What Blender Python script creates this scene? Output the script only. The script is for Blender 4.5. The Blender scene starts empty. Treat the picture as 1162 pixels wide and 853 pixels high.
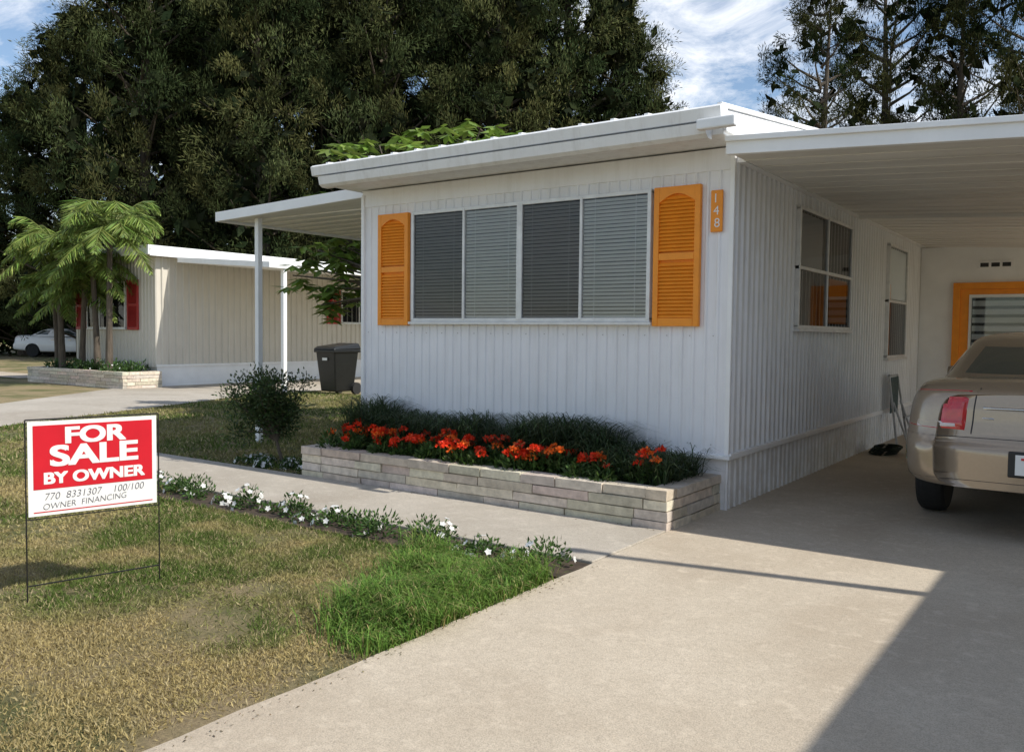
import bpy, math, random
import numpy as np
from mathutils import Matrix, Vector
from mathutils.bvhtree import BVHTree
from mathutils.geometry import intersect_point_tri_2d
rng=np.random.default_rng(7); random.seed(7)
S=bpy.context.scene
COL=S.collection
S.view_settings.view_transform='Standard'; S.view_settings.look='None'; S.view_settings.exposure=0

# ------------------------------------------------------------ materials
def newmat(name):
    m=bpy.data.materials.new(name); m.use_nodes=True
    nt=m.node_tree; nt.nodes.clear()
    o=nt.nodes.new('ShaderNodeOutputMaterial')
    b=nt.nodes.new('ShaderNodeBsdfPrincipled')
    nt.links.new(b.outputs[0],o.inputs[0])
    return m,nt,b,o
def N(nt,t,**k):
    n=nt.nodes.new(t)
    for a,v in k.items(): setattr(n,a,v)
    return n
def noise(nt,scale,detail=4,rough=.6,vec=None,dist=0):
    n=N(nt,'ShaderNodeTexNoise'); n.inputs['Scale'].default_value=scale; n.inputs['Detail'].default_value=detail
    n.inputs['Roughness'].default_value=rough; n.inputs['Distortion'].default_value=dist
    if vec: nt.links.new(vec,n.inputs['Vector'])
    return n.outputs['Fac']
def ramp(nt,fac,stops):
    r=N(nt,'ShaderNodeValToRGB'); e=r.color_ramp.elements
    while len(e)<len(stops): e.new(.5)
    for i,(p,c) in enumerate(stops):
        e[i].position=p; e[i].color=(c if len(c)==4 else (*c,1)) if not isinstance(c,(int,float)) else (c,c,c,1)
    nt.links.new(fac,r.inputs[0]); return r.outputs[0]
def mix(nt,fac,a,b,mode='MIX'):
    n=N(nt,'ShaderNodeMix',data_type='RGBA',blend_type=mode)
    for s,v in ((n.inputs[0],fac),(n.inputs[6],a),(n.inputs[7],b)):
        if isinstance(v,(int,float)): s.default_value=v
        elif isinstance(v,tuple): s.default_value=(*v,1) if len(v)==3 else v
        else: nt.links.new(v,s)
    return n.outputs[2]
def bump(nt,b,h,strength=.3,dist=.01):
    n=N(nt,'ShaderNodeBump'); n.inputs['Strength'].default_value=strength; n.inputs['Distance'].default_value=dist
    nt.links.new(h,n.inputs['Height']); nt.links.new(n.outputs[0],b.inputs['Normal'])
def objvec(nt,scale=(1,1,1)):
    t=N(nt,'ShaderNodeTexCoord'); m=N(nt,'ShaderNodeMapping'); m.inputs['Scale'].default_value=scale
    nt.links.new(t.outputs['Object'],m.inputs[0]); return m.outputs[0]
def simple(name,col,rough=.5,var=.15,scale=6,bs=.1,bscale=80,metal=0,coat=0,stretch=(1,1,1)):
    m,nt,b,o=newmat(name); v=objvec(nt,stretch)
    n=noise(nt,scale,5,.6,v)
    lo=tuple(c*(1-var) for c in col); hi=tuple(min(1,c*(1+var)) for c in col)
    nt.links.new(ramp(nt,n,[(.3,lo),(.7,hi)]),b.inputs['Base Color'])
    b.inputs['Roughness'].default_value=rough; b.inputs['Metallic'].default_value=metal
    b.inputs['Coat Weight'].default_value=coat; b.inputs['Coat Roughness'].default_value=.05
    if bs: bump(nt,b,noise(nt,bscale,3,.6,v),bs,.004)
    return m
def paintwall(name,col,dirt=(.42,.36,.27),amount=.5):
    m,nt,b,o=newmat(name); v=objvec(nt); vs=objvec(nt,(7,7,.6))
    base=mix(nt,ramp(nt,noise(nt,2.2,5,.6,v),[(.3,0),(.75,1)]),tuple(c*.93 for c in col),col)
    streak=ramp(nt,noise(nt,1.6,6,.7,vs),[(.48,0),(.8,.4*amount)])
    base=mix(nt,streak,base,tuple(c*.72 for c in dirt[:3]))
    t=N(nt,'ShaderNodeTexCoord'); sp=N(nt,'ShaderNodeSeparateXYZ'); nt.links.new(t.outputs['Object'],sp.inputs[0])
    mr=N(nt,'ShaderNodeMapRange'); mr.inputs[1].default_value=.75; mr.inputs[2].default_value=.0; mr.inputs[3].default_value=0; mr.inputs[4].default_value=1
    nt.links.new(sp.outputs[2],mr.inputs[0])
    mm=N(nt,'ShaderNodeMath',operation='MULTIPLY'); nt.links.new(mr.outputs[0],mm.inputs[0])
    nt.links.new(ramp(nt,noise(nt,5,6,.7,v),[(.4,0),(.7,.7*amount)]),mm.inputs[1])
    base=mix(nt,mm.outputs[0],base,dirt)
    nt.links.new(base,b.inputs['Base Color']); b.inputs['Roughness'].default_value=.45
    bump(nt,b,noise(nt,3.5,3,.5,v),.35,.012)
    return m
def attrmat(name,rough=.6,transl=0.,var=.2,vscale=30,bs=0,spec=.3):
    m,nt,b,o=newmat(name)
    a=N(nt,'ShaderNodeAttribute',attribute_name='Col'); v=objvec(nt)
    c=mix(nt,1.0,a.outputs[0],ramp(nt,noise(nt,vscale,4,.6,v),[(.3,1-var),(.7,1.0)]),'MULTIPLY')
    nt.links.new(c,b.inputs['Base Color']); b.inputs['Roughness'].default_value=rough
    b.inputs['Specular IOR Level'].default_value=spec
    if bs: bump(nt,b,noise(nt,60,4,.7,v),bs,.008)
    if transl:
        t=N(nt,'ShaderNodeBsdfTranslucent'); nt.links.new(c,t.inputs[0])
        x=N(nt,'ShaderNodeMixShader'); x.inputs[0].default_value=transl
        nt.links.new(b.outputs[0],x.inputs[1]); nt.links.new(t.outputs[0],x.inputs[2]); nt.links.new(x.outputs[0],o.inputs[0])
    return m
def diffattr(name):
    m=bpy.data.materials.new(name); m.use_nodes=True; nt=m.node_tree; nt.nodes.clear()
    o=N(nt,'ShaderNodeOutputMaterial'); d=N(nt,'ShaderNodeBsdfDiffuse'); a=N(nt,'ShaderNodeAttribute',attribute_name='Col')
    nt.links.new(a.outputs[0],d.inputs[0]); nt.links.new(d.outputs[0],o.inputs[0]); return m
def concrete(name,c1,c2,stain,crack=.12):
    m,nt,b,o=newmat(name); v=objvec(nt)
    base=mix(nt,ramp(nt,noise(nt,1.1,7,.65,v,.3),[(.3,0),(.7,1)]),c1,c2)
    base=mix(nt,ramp(nt,noise(nt,.45,6,.6,v,.8),[(.44,0),(.68,.85)]),base,stain)
    base=mix(nt,ramp(nt,noise(nt,160,3,.7,v),[(.35,.65),(.55,0)]),base,tuple(c*.5 for c in c1))
    base=mix(nt,ramp(nt,noise(nt,38,4,.75,v),[(.3,.6),(.52,0)]),base,tuple(c*.68 for c in c1))
    base=mix(nt,ramp(nt,noise(nt,9,6,.75,v),[(.53,0),(.75,.5)]),base,tuple(min(1,c*1.2) for c in c2))
    vo=N(nt,'ShaderNodeTexVoronoi',feature='DISTANCE_TO_EDGE'); vo.inputs['Scale'].default_value=.23
    dn=N(nt,'ShaderNodeTexNoise'); dn.inputs['Scale'].default_value=2.5; dn.inputs['Detail'].default_value=6
    nt.links.new(v,dn.inputs['Vector'])
    dv=mix(nt,.12,v,dn.outputs['Color'],'ADD'); nt.links.new(dv,vo.inputs['Vector'])
    base=mix(nt,ramp(nt,vo.outputs[0],[(0,crack),(.003,0)]),base,tuple(c*.4 for c in c1))
    nt.links.new(base,b.inputs['Base Color']); b.inputs['Roughness'].default_value=.9
    bump(nt,b,noise(nt,90,5,.75,v),.6,.006)
    return m
M={}
M['wall']=paintwall('white_painted_siding',(.90,.90,.92),amount=.45)
M['walls']=paintwall('white_side_siding',(.85,.85,.85),amount=.9)
M['cream']=paintwall('cream_siding',(.66,.62,.54),amount=.6)
M['trim']=simple('white_trim',(.88,.88,.87),.4,.05,3,.1,30)
M['roofw']=paintwall('white_roof_metal',(.87,.87,.86),amount=.8)
M['ceil']=simple('carport_ceiling',(.78,.76,.71),.5,.12,1.5,.1,20,stretch=(.3,3,1))
M['orange']=simple('orange_paint',(.95,.32,.02),.5,.08,8,.15,60)
M['red']=simple('red_shutter_paint',(.38,.03,.025),.5,.1)
M['dark']=simple('dark_interior',(.03,.03,.032),.6,.3)
M['blind']=simple('blind_slats',(.85,.85,.84),.5,.06,2)
M['alu']=simple('aluminium_frame',(.70,.70,.69),.4,.12,9,.05,60,metal=.2)
M['bin']=simple('black_plastic_bin',(.008,.009,.009),.4,.2)
M['tire']=simple('tire_rubber',(.018,.018,.018),.85,.25,20,.3,60)
M['blackp']=simple('black_plastic',(.02,.02,.02),.5,.2)
M['wire']=simple('black_wire',(.015,.015,.015),.4,.2)
M['soil']=simple('soil',(.055,.038,.025),.95,.5,14,1,40)
M['conc']=concrete('driveway_concrete',(.51,.435,.335),(.61,.53,.42),(.42,.34,.25),.08)
M['path']=concrete('path_concrete',(.44,.395,.33),(.53,.48,.41),(.33,.28,.22),.1)
M['brick']=attrmat('slump_brick',.85,0,.35,14,.7)
M['leaf']=attrmat('leaves',.5,.25,.25,5)
M['needle']=diffattr('needles')
M['grassb']=attrmat('grass_blade',.6,.3,.2,3,spec=.15)
M['bark']=simple('bark',(.10,.08,.06),.9,.4,6,.8,30,stretch=(3,3,.5))
M['petal']=attrmat('petals',.5,.2,.15,30)
M['white']=simple('sign_white',(.85,.85,.83),.45,.03)
M['signred']=simple('sign_red',(.60,.012,.025),.35,.06)
M['ink']=simple('marker_ink',(.10,.10,.13),.6,.1)
def glass(name,tint=(.9,.92,.93),ior=1.45):
    m,nt,b,o=newmat(name); nt.nodes.remove(b)
    g=N(nt,'ShaderNodeBsdfGlossy'); g.inputs['Roughness'].default_value=.02; g.inputs[0].default_value=(.9,.93,.95,1)
    t=N(nt,'ShaderNodeBsdfTransparent'); t.inputs[0].default_value=(*tint,1)
    f=N(nt,'ShaderNodeFresnel'); f.inputs[0].default_value=ior
    v=objvec(nt); bp=N(nt,'ShaderNodeBump'); bp.inputs['Strength'].default_value=.05
    nt.links.new(noise(nt,1.5,2,.5,v),bp.inputs['Height']); nt.links.new(bp.outputs[0],g.inputs['Normal'])
    x=N(nt,'ShaderNodeMixShader'); nt.links.new(f.outputs[0],x.inputs[0]); nt.links.new(t.outputs[0],x.inputs[1]); nt.links.new(g.outputs[0],x.inputs[2])
    nt.links.new(x.outputs[0],o.inputs[0]); return m
M['glass']=glass('window_glass')
M['screen']=glass('window_screen_glass',(.52,.52,.53),1.3)
def groundmat():
    m,nt,b,o=newmat('lawn_ground'); v=objvec(nt)
    g=ramp(nt,noise(nt,30,5,.7,v),[(.3,(.07,.085,.025)),(.7,(.16,.165,.05))])
    d=ramp(nt,noise(nt,45,5,.7,v),[(.3,(.19,.14,.075)),(.7,(.42,.33,.18))])
    c=mix(nt,ramp(nt,noise(nt,.8,6,.65,v,.4),[(.38,0),(.58,1)]),g,d)
    nt.links.new(c,b.inputs['Base Color']); b.inputs['Roughness'].default_value=.95
    bump(nt,b,noise(nt,60,5,.8,v),1,.02); return m
M['ground']=groundmat()

# ------------------------------------------------------------ helpers
def link(o,parent=None):
    COL.objects.link(o)
    if parent is not None:
        o.parent=parent; o.matrix_parent_inverse=Matrix.Translation(-parent.location)
    return o
def empty(name,loc=(0,0,0)):
    e=bpy.data.objects.new(name,None); e.location=loc; e.empty_display_size=.3; COL.objects.link(e); return e
def meshobj(name,verts,faces,mats,parent=None,smooth=False,midx=None):
    me=bpy.data.meshes.new(name); me.from_pydata([tuple(v) for v in verts],[],faces)
    for m in (mats if isinstance(mats,list) else [mats]): me.materials.append(m)
    if midx is not None: me.polygons.foreach_set('material_index',midx)
    if smooth: me.polygons.foreach_set('use_smooth',[True]*len(me.polygons))
    me.update()
    return link(bpy.data.objects.new(name,me),parent)
BF=[(0,3,2,1),(4,5,6,7),(0,1,5,4),(1,2,6,5),(2,3,7,6),(3,0,4,7)]
def prism(name,pts,mat,parent=None,bevel=0):
    o=meshobj(name,pts,BF,mat,parent)
    if bevel:
        b=o.modifiers.new('b','BEVEL'); b.width=bevel; b.segments=2
    return o
def box(name,lo,hi,mat,parent=None,bevel=0):
    x0,y0,z0=lo; x1,y1,z1=hi
    return prism(name,[(x0,y0,z0),(x1,y0,z0),(x1,y1,z0),(x0,y1,z0),(x0,y0,z1),(x1,y0,z1),(x1,y1,z1),(x0,y1,z1)],mat,parent,bevel)
def Ffront(y): return lambda u,v,n:(u,y-n,v)
def Fside(x): return lambda u,v,n:(x+n,u,v)
def boxF(name,F,u0,u1,v0,v1,n0,n1,mat,parent=None,bevel=0):
    p=[F(u0,v0,n0),F(u1,v0,n0),F(u1,v0,n1),F(u0,v0,n1),F(u0,v1,n0),F(u1,v1,n0),F(u1,v1,n1),F(u0,v1,n1)]
    return prism(name,p,mat,parent,bevel)
def corr(name,F,u0,u1,v0,v1,mat,parent,period=.1,depth=.014,off=.012):
    us=[];ns=[];u=u0
    while u<u1-period*.5:
        for a,n in ((0,0),(.60,0),(.70,1),(.86,1),(.96,0)):
            if u+a*period<u1: us.append(u+a*period); ns.append(off+n*depth)
        u+=period
    us.append(u1); ns.append(off)
    V=[];Fc=[]
    for i,(a,n) in enumerate(zip(us,ns)):
        V+= [F(a,v0,n),F(a,v1,n)]
        if i: k=2*i; Fc.append((k-2,k,k+1,k-1))
    return meshobj(name,V,Fc,mat,parent)
class Acc:
    def __init__(s): s.q=[];s.c=[];s.m=[]
    def add(s,q,col,mi=0):
        q=np.asarray(q,float); n=len(q)
        if n==0: return
        c=np.broadcast_to(np.asarray(col,float),(n,3)); s.q.append(q); s.c.append(c); s.m.append(np.full(n,mi))
    def leaves(s,P,D,L,w,col,mi=0,side=None):
        P=np.asarray(P,float);D=np.asarray(D,float); n=len(P)
        D=D/(np.linalg.norm(D,axis=1,keepdims=True)+1e-9)
        if side is None: side=rng.normal(size=(n,3))
        W=np.cross(D,side); W/=np.linalg.norm(W,axis=1,keepdims=True)+1e-9
        L=np.broadcast_to(L,(n,))[:,None]; w=np.broadcast_to(w,(n,))[:,None]
        s.add(np.stack([P,P+D*L*.45+W*w*.5,P+D*L,P+D*L*.45-W*w*.5],1),col,mi)
    def arcs(s,P,H,L,w,rise,col,seg=4,mi=0):
        P=np.asarray(P,float); n=len(P); L=np.broadcast_to(L,(n,)); rise=np.broadcast_to(rise,(n,))
        W=np.stack([-H[:,1],H[:,0],np.zeros(n)],1)
        t=np.linspace(0,1,seg+1); pts=[]
        for a in t:
            x=L*.75*a*(.35+.65*a); z=rise*(1.9*a-1.25*a*a)
            pts.append(P+H*x[:,None]+np.stack([0*x,0*x,z],1))
        for i in range(seg):
            w0=w*(1-t[i]**2*.9); w1=w*(1-t[i+1]**2*.95)
            s.add(np.stack([pts[i]-W*w0*.5,pts[i]+W*w0*.5,pts[i+1]+W*w1*.5,pts[i+1]-W*w1*.5],1),col,mi)
    def tube(s,pts,rad,col=(.1,.08,.06),mi=1,n=8):
        pts=[np.array(p,float) for p in pts]; rings=[]
        for i,p in enumerate(pts):
            d=pts[min(i+1,len(pts)-1)]-pts[max(i-1,0)]; d/=np.linalg.norm(d)+1e-9
            a=np.cross(d,[1,0,0] if abs(d[0])<.8 else [0,1,0]); a/=np.linalg.norm(a); b=np.cross(d,a)
            th=np.arange(n)*2*math.pi/n
            rings.append(p+rad[i]*(np.cos(th)[:,None]*a+np.sin(th)[:,None]*b))
        for i in range(len(pts)-1):
            A,B=rings[i],rings[i+1]
            s.add(np.stack([A,np.roll(A,-1,0),np.roll(B,-1,0),B],1),col,mi)
    def box(s,lo,hi,col,mi=0,j=0):
        x0,y0,z0=lo;x1,y1,z1=hi
        v=np.array([(x0,y0,z0),(x1,y0,z0),(x1,y1,z0),(x0,y1,z0),(x0,y0,z1),(x1,y0,z1),(x1,y1,z1),(x0,y1,z1)],float)
        if j: v+=rng.normal(0,j,v.shape)
        s.add(np.array([v[list(f)] for f in BF]),col,mi)
    def mesh(s,name,mats):
        q=np.concatenate(s.q);c=np.concatenate(s.c);m=np.concatenate(s.m);n=len(q)
        me=bpy.data.meshes.new(name); me.vertices.add(4*n); me.vertices.foreach_set('co',q.reshape(-1).astype(np.float32))
        me.loops.add(4*n); me.loops.foreach_set('vertex_index',np.arange(4*n,dtype=np.int32))
        me.polygons.add(n); me.polygons.foreach_set('loop_start',np.arange(0,4*n,4,dtype=np.int32))
        for x in mats: me.materials.append(x)
        me.polygons.foreach_set('material_index',m.astype(np.int32))
        ca=me.color_attributes.new('Col','FLOAT_COLOR','CORNER')
        cc=np.concatenate([np.repeat(c,4,0),np.ones((4*n,1))],1); ca.data.foreach_set('color',cc.reshape(-1).astype(np.float32))
        me.update(calc_edges=True); me.validate(); return me
    def build(s,name,mats,parent=None): return link(bpy.data.objects.new(name,s.mesh(name,mats)),parent)
def unit(n):
    v=rng.normal(size=(n,3)); return v/np.linalg.norm(v,axis=1,keepdims=True)
def cvar(base,n,v=.25):
    return np.clip(np.asarray(base)*(1+rng.uniform(-v,v,(n,1)))*(1+rng.uniform(-v*.3,v*.3,(n,3))),0,1)
G=rng.random((64,64))
def vn(x,y,s):
    x=np.asarray(x)*s+100;y=np.asarray(y)*s+100; i=np.floor(x).astype(int);j=np.floor(y).astype(int);fx=x-i;fy=y-j
    fx=fx*fx*(3-2*fx);fy=fy*fy*(3-2*fy); g=lambda a,b:G[a%64,b%64]
    return (g(i,j)*(1-fx)+g(i+1,j)*fx)*(1-fy)+(g(i,j+1)*(1-fx)+g(i+1,j+1)*fx)*fy
def text(name,body,size,M4,mat,parent,off=0,ext=.001,align='CENTER',sx=1,shear=0):
    c=bpy.data.curves.new(name,'FONT'); c.body=body; c.size=size; c.align_x=align; c.align_y='CENTER'; c.offset=off; c.extrude=ext; c.shear=shear
    c.materials.append(mat)
    o=bpy.data.objects.new(name,c); COL.objects.link(o)
    mw=M4@Matrix.Diagonal((sx,1,1,1))
    o.parent=parent; o.matrix_parent_inverse=Matrix.Translation(-parent.location); o.matrix_basis=mw
    return o

# ------------------------------------------------------------ ground & paving
def sheet(name,poly,z,mat): return meshobj(name,[(x,y,z) for x,y in poly],[tuple(range(len(poly)))],mat)
sheet('ground',[(-400,-150),(200,-150),(200,500),(-400,500)],0,M['ground'])
ed=[(-2.66+random.uniform(-.012,.012),-12+i*.25) for i in range(67)]
sheet('driveway',[(2.5,-12),(2.5,14.7),(-2.66,14.7),(-2.66,4.66)]+[p for p in ed[::-1] if p[1]<4.6],.02,M['conc'])
prism('garden_path',[(-9.4,4.66,-.02),(-2.665,4.66,-.02),(-2.665,5.735,-.02),(-9.4,5.735,-.02),(-9.4,4.66,.03),(-2.665,4.66,.03),(-2.665,5.735,.03),(-9.4,5.735,.03)],M['path'],bevel=.008)
sheet('neighbour_driveway',[(-10.5,0),(-13.4,6.0),(-16.0,12.6),(-16,22),(-20,22),(-20,11.4),(-17.4,7.7),(-15,3.2),(-13.4,0)],.02,M['path'])
sheet('street',[(-200,-14),(60,-14),(60,-12.1),(-200,-12.1)],.016,simple('asphalt',(.06,.06,.06),.9,.3,20,.6))
sheet('side_path',[(-60,12.2),(-26,12.0),(-26,13.4),(-60,13.8)],.02,M['conc'])
sheet('flower_bed_soil',[(-8.2,4.2),(-2.67,4.28),(-2.67,4.65),(-8.2,4.65)],.012,M['soil'])
a=Acc(); n=150
x=-2.64+abs(rng.normal(0,.05,n)); y=rng.uniform(1,4.6,n)
D=rng.normal(size=(n,3)); D[:,2]*=.08
a.leaves(np.stack([x,y,np.full(n,.024)],1),D,rng.uniform(.008,.022,n),rng.uniform(.004,.008,n),cvar((.22,.17,.10),n,.6),side=np.array([[0,0,1.]]).repeat(n,0)+rng.normal(0,.2,(n,3)))
n=200; x=rng.uniform(-9,-2.7,n); y=rng.choice([4.69,5.70],n)+rng.normal(0,.04,n)
D=rng.normal(size=(n,3)); D[:,2]*=.08
a.leaves(np.stack([x,np.clip(y,4.67,5.72),np.full(n,.034)],1),D,rng.uniform(.012,.03,n),rng.uniform(.005,.012,n),cvar((.12,.09,.05),n,.6),side=np.array([[0,0,1.]]).repeat(n,0))
a.build('leaf_litter',[M['grassb']])

# ------------------------------------------------------------ main house
H=empty('mobile_home',(-4.7,10,0))
FF=Ffront(6.76); FS=Fside(-2.62)
box('body_core',(-6.74,6.77,0),(-2.63,18,2.98),M['walls'],H)
corr('front_siding',FF,-6.75,-2.60,.47,2.80,M['wall'],H,.104,.010)
boxF('front_header',FF,-6.78,-2.59,2.80,2.975,0,.03,M['wall'],H)
boxF('front_skirt',FF,-6.75,-2.60,0,.44,0,.01,M['wall'],H)
boxF('front_ledge',FF,-6.79,-2.57,.44,.475,0,.06,M['trim'],H,.006)
corr('side_siding',FS,6.74,14.64,.49,2.95,M['walls'],H,.125,.020)
corr('side_skirt',FS,6.74,14.64,.02,.44,M['walls'],H,.125,.012,.002)
boxF('side_ledge',FS,6.74,14.64,.44,.49,0,.05,M['trim'],H,.006)
box('corner_trim',(-2.625,6.72,.476),(-2.585,6.755,2.93),M['trim'],H,.006)
box('corner_trim_2',(-6.79,6.715,.476),(-6.745,6.80,2.93),M['trim'],H,.006)
corr('left_siding',lambda u,v,n:(-6.75-n,u,v),6.80,18,.05,2.95,M['walls'],H,.125)
a=Acc()
for zz in (.55,1.45):
    k=-6.70
    while k<-2.65:
        a.box((k-.003,6.737,zz),(k+.003,6.7465,zz+.006),(.45,.44,.43),0); k+=.208
a.build('siding_screws',[M['brick']],H)
def extr(name,prof,x0,x1,mat,par):
    n=len(prof); V=[(x0,y,z) for y,z in prof]+[(x1,y,z) for y,z in prof]
    Fc=[tuple(range(n)),tuple(range(2*n-1,n-1,-1))]+[(i,i+n,(i+1)%n+n,(i+1)%n) for i in range(n)]
    return meshobj(name,V,Fc,mat,par)
extr('roof',[(6.32,2.99),(6.32,3.17),(9.3,3.53),(13,3.28),(18.2,3.2),(18.2,2.99)],-6.92,-2.53,M['roofw'],H)
extr('fascia_gutter',[(6.24,2.955),(6.20,2.98),(6.18,3.06),(6.315,3.06),(6.315,2.955)],-6.88,-2.62,M['roofw'],H)
extr('fascia_cap',[(6.19,3.078),(6.17,3.165),(6.20,3.185),(6.318,3.20),(6.318,3.078)],-6.98,-2.50,M['roofw'],H)
box('fascia_side',(-2.528,6.322,3.01),(-2.505,6.9,3.12),M['trim'],H,.004)
box('gutter_end',(-2.66,6.10,2.99),(-2.36,6.165,3.07),M['trim'],H,.012)
for i in range(15):
    x=-6.85+i*.306
    prism('roof_rib_%d'%i,[(x,6.26,3.178),(x+.05,6.26,3.178),(x+.05,9.3,3.532),(x,9.3,3.532),(x+.008,6.26,3.215),(x+.042,6.26,3.215),(x+.042,9.3,3.575),(x+.008,9.3,3.575)],M['roofw'],H)
for i in range(3):
    z=3.03+i*.13
    prism('roof_side_lap_%d'%i,[(-2.53,6.95+i*.9,z),(-2.50,6.95+i*.9,z),(-2.50,9.28,z+.16),(-2.53,9.28,z+.16),(-2.53,6.95+i*.9,z+.02),(-2.51,6.95+i*.9,z+.02),(-2.51,9.28,z+.18),(-2.53,9.28,z+.18)],M['trim'],H)
def window(tag,F,u0,u1,v0,v1,cols,rows,par,screens=(),blinds=True,fr=.035,mat=None):
    mat=mat or M['alu']
    boxF(tag+'_recess',F,u0,u1,v0,v1,.0,.031,M['dark'],par)
    if blinds:
        V=[];Fc=[]; z=v0+.02
        while z<v1-.02:
            k=len(V); d=random.uniform(-.0015,.0015); e=random.uniform(-.0015,.0015)
            V+=[F(u0+.01,z+d,.0335),F(u1-.01,z+e,.0335),F(u1-.01,z+.0235+e,.050),F(u0+.01,z+.0235+d,.050)]; Fc.append((k,k+1,k+2,k+3)); z+=.033
        meshobj(tag+'_blinds',V,Fc,M['blind'],par)
        w=(u1-u0)/cols
        for c in range(cols):
            for f_ in (.2,.8): boxF(tag+'_cord',F,u0+(c+f_)*w-.002,u0+(c+f_)*w+.002,v0+.02,v1-.02,.0505,.052,M['blind'],par)
    w=(u1-u0)/cols
    for c in range(cols):
        for r in range(rows):
            a=u0+c*w; h=(v1-v0)/rows; b=v0+r*h
            meshobj(tag+'_pane_%d_%d'%(c,r),[F(a,b,.054),F(a+w,b,.054),F(a+w,b+h,.054),F(a,b+h,.054)],[(0,1,2,3)],M['screen'] if (c,r) in screens or c in screens else M['glass'],par)
    for c in range(cols+1):
        a=u0+c*w; t=fr if c in (0,cols) else fr*.8
        if cols==4 and c==2: t=fr*1.8
        boxF(tag+'_stile_%d'%c,F,a-t/2,a+t/2,v0,v1,.0,.072,mat,par,.003)
    for r in range(rows+1):
        b=v0+r*(v1-v0)/rows
        boxF(tag+'_rail_%d'%r,F,u0-fr/2,u1+fr/2,b-fr/2,b+fr/2,.0,.068,mat,par,.003)
    boxF(tag+'_sill',F,u0-.04,u1+.04,v0-.045,v0-fr/2-.001,.0,.09,mat,par,.003)
window('front_window',FF,-6.02,-3.325,1.585,2.68,4,1,H,screens=(0,2))
window('side_window',FS,8.38,10.32,1.55,2.70,2,2,H,screens=(0,1),blinds=False)
window('rear_side_window',FS,12.3,13.45,1.2,2.70,1,2,H,screens=((0,0),),blinds=False)
boxF('rear_window_shade',FS,12.33,13.42,1.98,2.66,.0315,.045,M['blind'],H)
boxF('side_window_curtain',FS,8.42,9.2,2.15,2.66,.0315,.045,M['blind'],H)
boxF('side_window_orange_curtain',FS,9.5,10.2,1.6,2.08,.0315,.045,M['orange'],H)  # orange panel behind one lower pane of the side window
def shutter(tag,F,u0,u1,v0,v1,par,mat):
    f=.05
    boxF(tag+'_stile_a',F,u0,u0+f,v0,v1,.02,.065,mat,par,.004); boxF(tag+'_stile_b',F,u1-f,u1,v0,v1,.02,.065,mat,par,.004)
    boxF(tag+'_back',F,u0+f,u1-f,v0+.01,v1-.01,.02,.030,mat,par)
    m=(v0+v1)/2
    n=10; V=[];Fc=[]
    for i in range(n+1):
        t=i/n; u=u0+f+(u1-u0-2*f)*t; lo=v1-.13+.07*math.sin(math.pi*t)
        V+=[F(u,lo,.031),F(u,lo,.063),F(u,v1-.001,.063),F(u,v1-.001,.031)]
        if i: k=4*i; Fc+=[(k-4,k,k+1,k-3),(k-3,k+1,k+2,k-2),(k-2,k+2,k+3,k-1)]
    meshobj(tag+'_arch',V,Fc,mat,par)
    for b0,b1 in ((v0,v0+.07),(m-.03,m+.03)): boxF(tag+'_rail',F,u0+f+.001,u1-f-.001,b0+.001,b1,.031,.063,mat,par,.003)
    V=[];Fc=[]
    z=v0+.075
    while z<v1-.075:
        if not (m-.055<z<m+.03):
            k=len(V); V+=[F(u0+f,z,.058),F(u1-f,z,.058),F(u1-f,z+.03,.036),F(u0+f,z+.03,.036),F(u0+f,z-.004,.050),F(u1-f,z-.004,.050)]
            Fc+=[(k,k+1,k+2,k+3),(k+4,k+5,k+1,k)]
        z+=.031
    meshobj(tag+'_louvres',V,Fc,mat,par)
shutter('shutter_l',FF,-6.52,-6.09,1.53,2.70,H,M['orange'])
shutter('shutter_r',FF,-3.285,-2.865,1.53,2.70,H,M['orange'])
boxF('number_plaque',FF,-2.785,-2.68,2.30,2.64,.028,.045,M['orange'],H,.02)
def FM(x,y,z):
    return Matrix(((1,0,0,x),(0,0,-1,y),(0,1,0,z),(0,0,0,1)))
for i,ch in enumerate('148'):
    text('number_%d'%i,ch,.105,FM(-2.733+.008*(i-1),6.76-.047,2.57-.1*i),M['white'],H,-.0005)

# ------------------------------------------------------------ carport
C=empty('carport',(-.3,10.5,0))
def zc(x): return 2.965-.055*(x+2.53)
x0,x1=-2.525,2.05
prism('roof_panels',[(x0,6.42,zc(x0)-.10),(x1,6.42,zc(x1)-.10),(x1,14.9,zc(x1)-.10),(x0,14.9,zc(x0)-.10),(x0,6.42,zc(x0)-.02),(x1,6.42,zc(x1)-.02),(x1,14.9,zc(x1)-.02),(x0,14.9,zc(x0)-.02)],M['ceil'],C)
for nm,y0,y1,za,zb in (('fascia',6.36,6.418,-.125,0.0),('fascia_lip',6.335,6.359,-.03,.012)):
    prism(nm,[(x0,y0,zc(x0)+za),(x1,y0,zc(x1)+za),(x1,y1,zc(x1)+za),(x0,y1,zc(x0)+za),(x0,y0,zc(x0)+zb),(x1,y0,zc(x1)+zb),(x1,y1,zc(x1)+zb),(x0,y1,zc(x0)+zb)],M['trim'],C,.004)
y=6.75
i=0
while y<14.6:
    t=.010; d=-.106
    if i==12: t=.05; d=-.14
    prism('ceiling_seam_%d'%i,[(x0,y,zc(x0)+d),(x1,y,zc(x1)+d),(x1,y+t,zc(x1)+d),(x0,y+t,zc(x0)+d),(x0,y,zc(x0)-.101),(x1,y,zc(x1)-.101),(x1,y+t,zc(x1)-.101),(x0,y+t,zc(x0)-.101)],M['ceil'],C)
    y+=.31;i+=1
box('light_gap_filler',(-2.60,6.80,2.858),(-2.527,14.9,2.985),M['trim'],C)  # filler strip added to block sun leaking between carport roof and house
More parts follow.
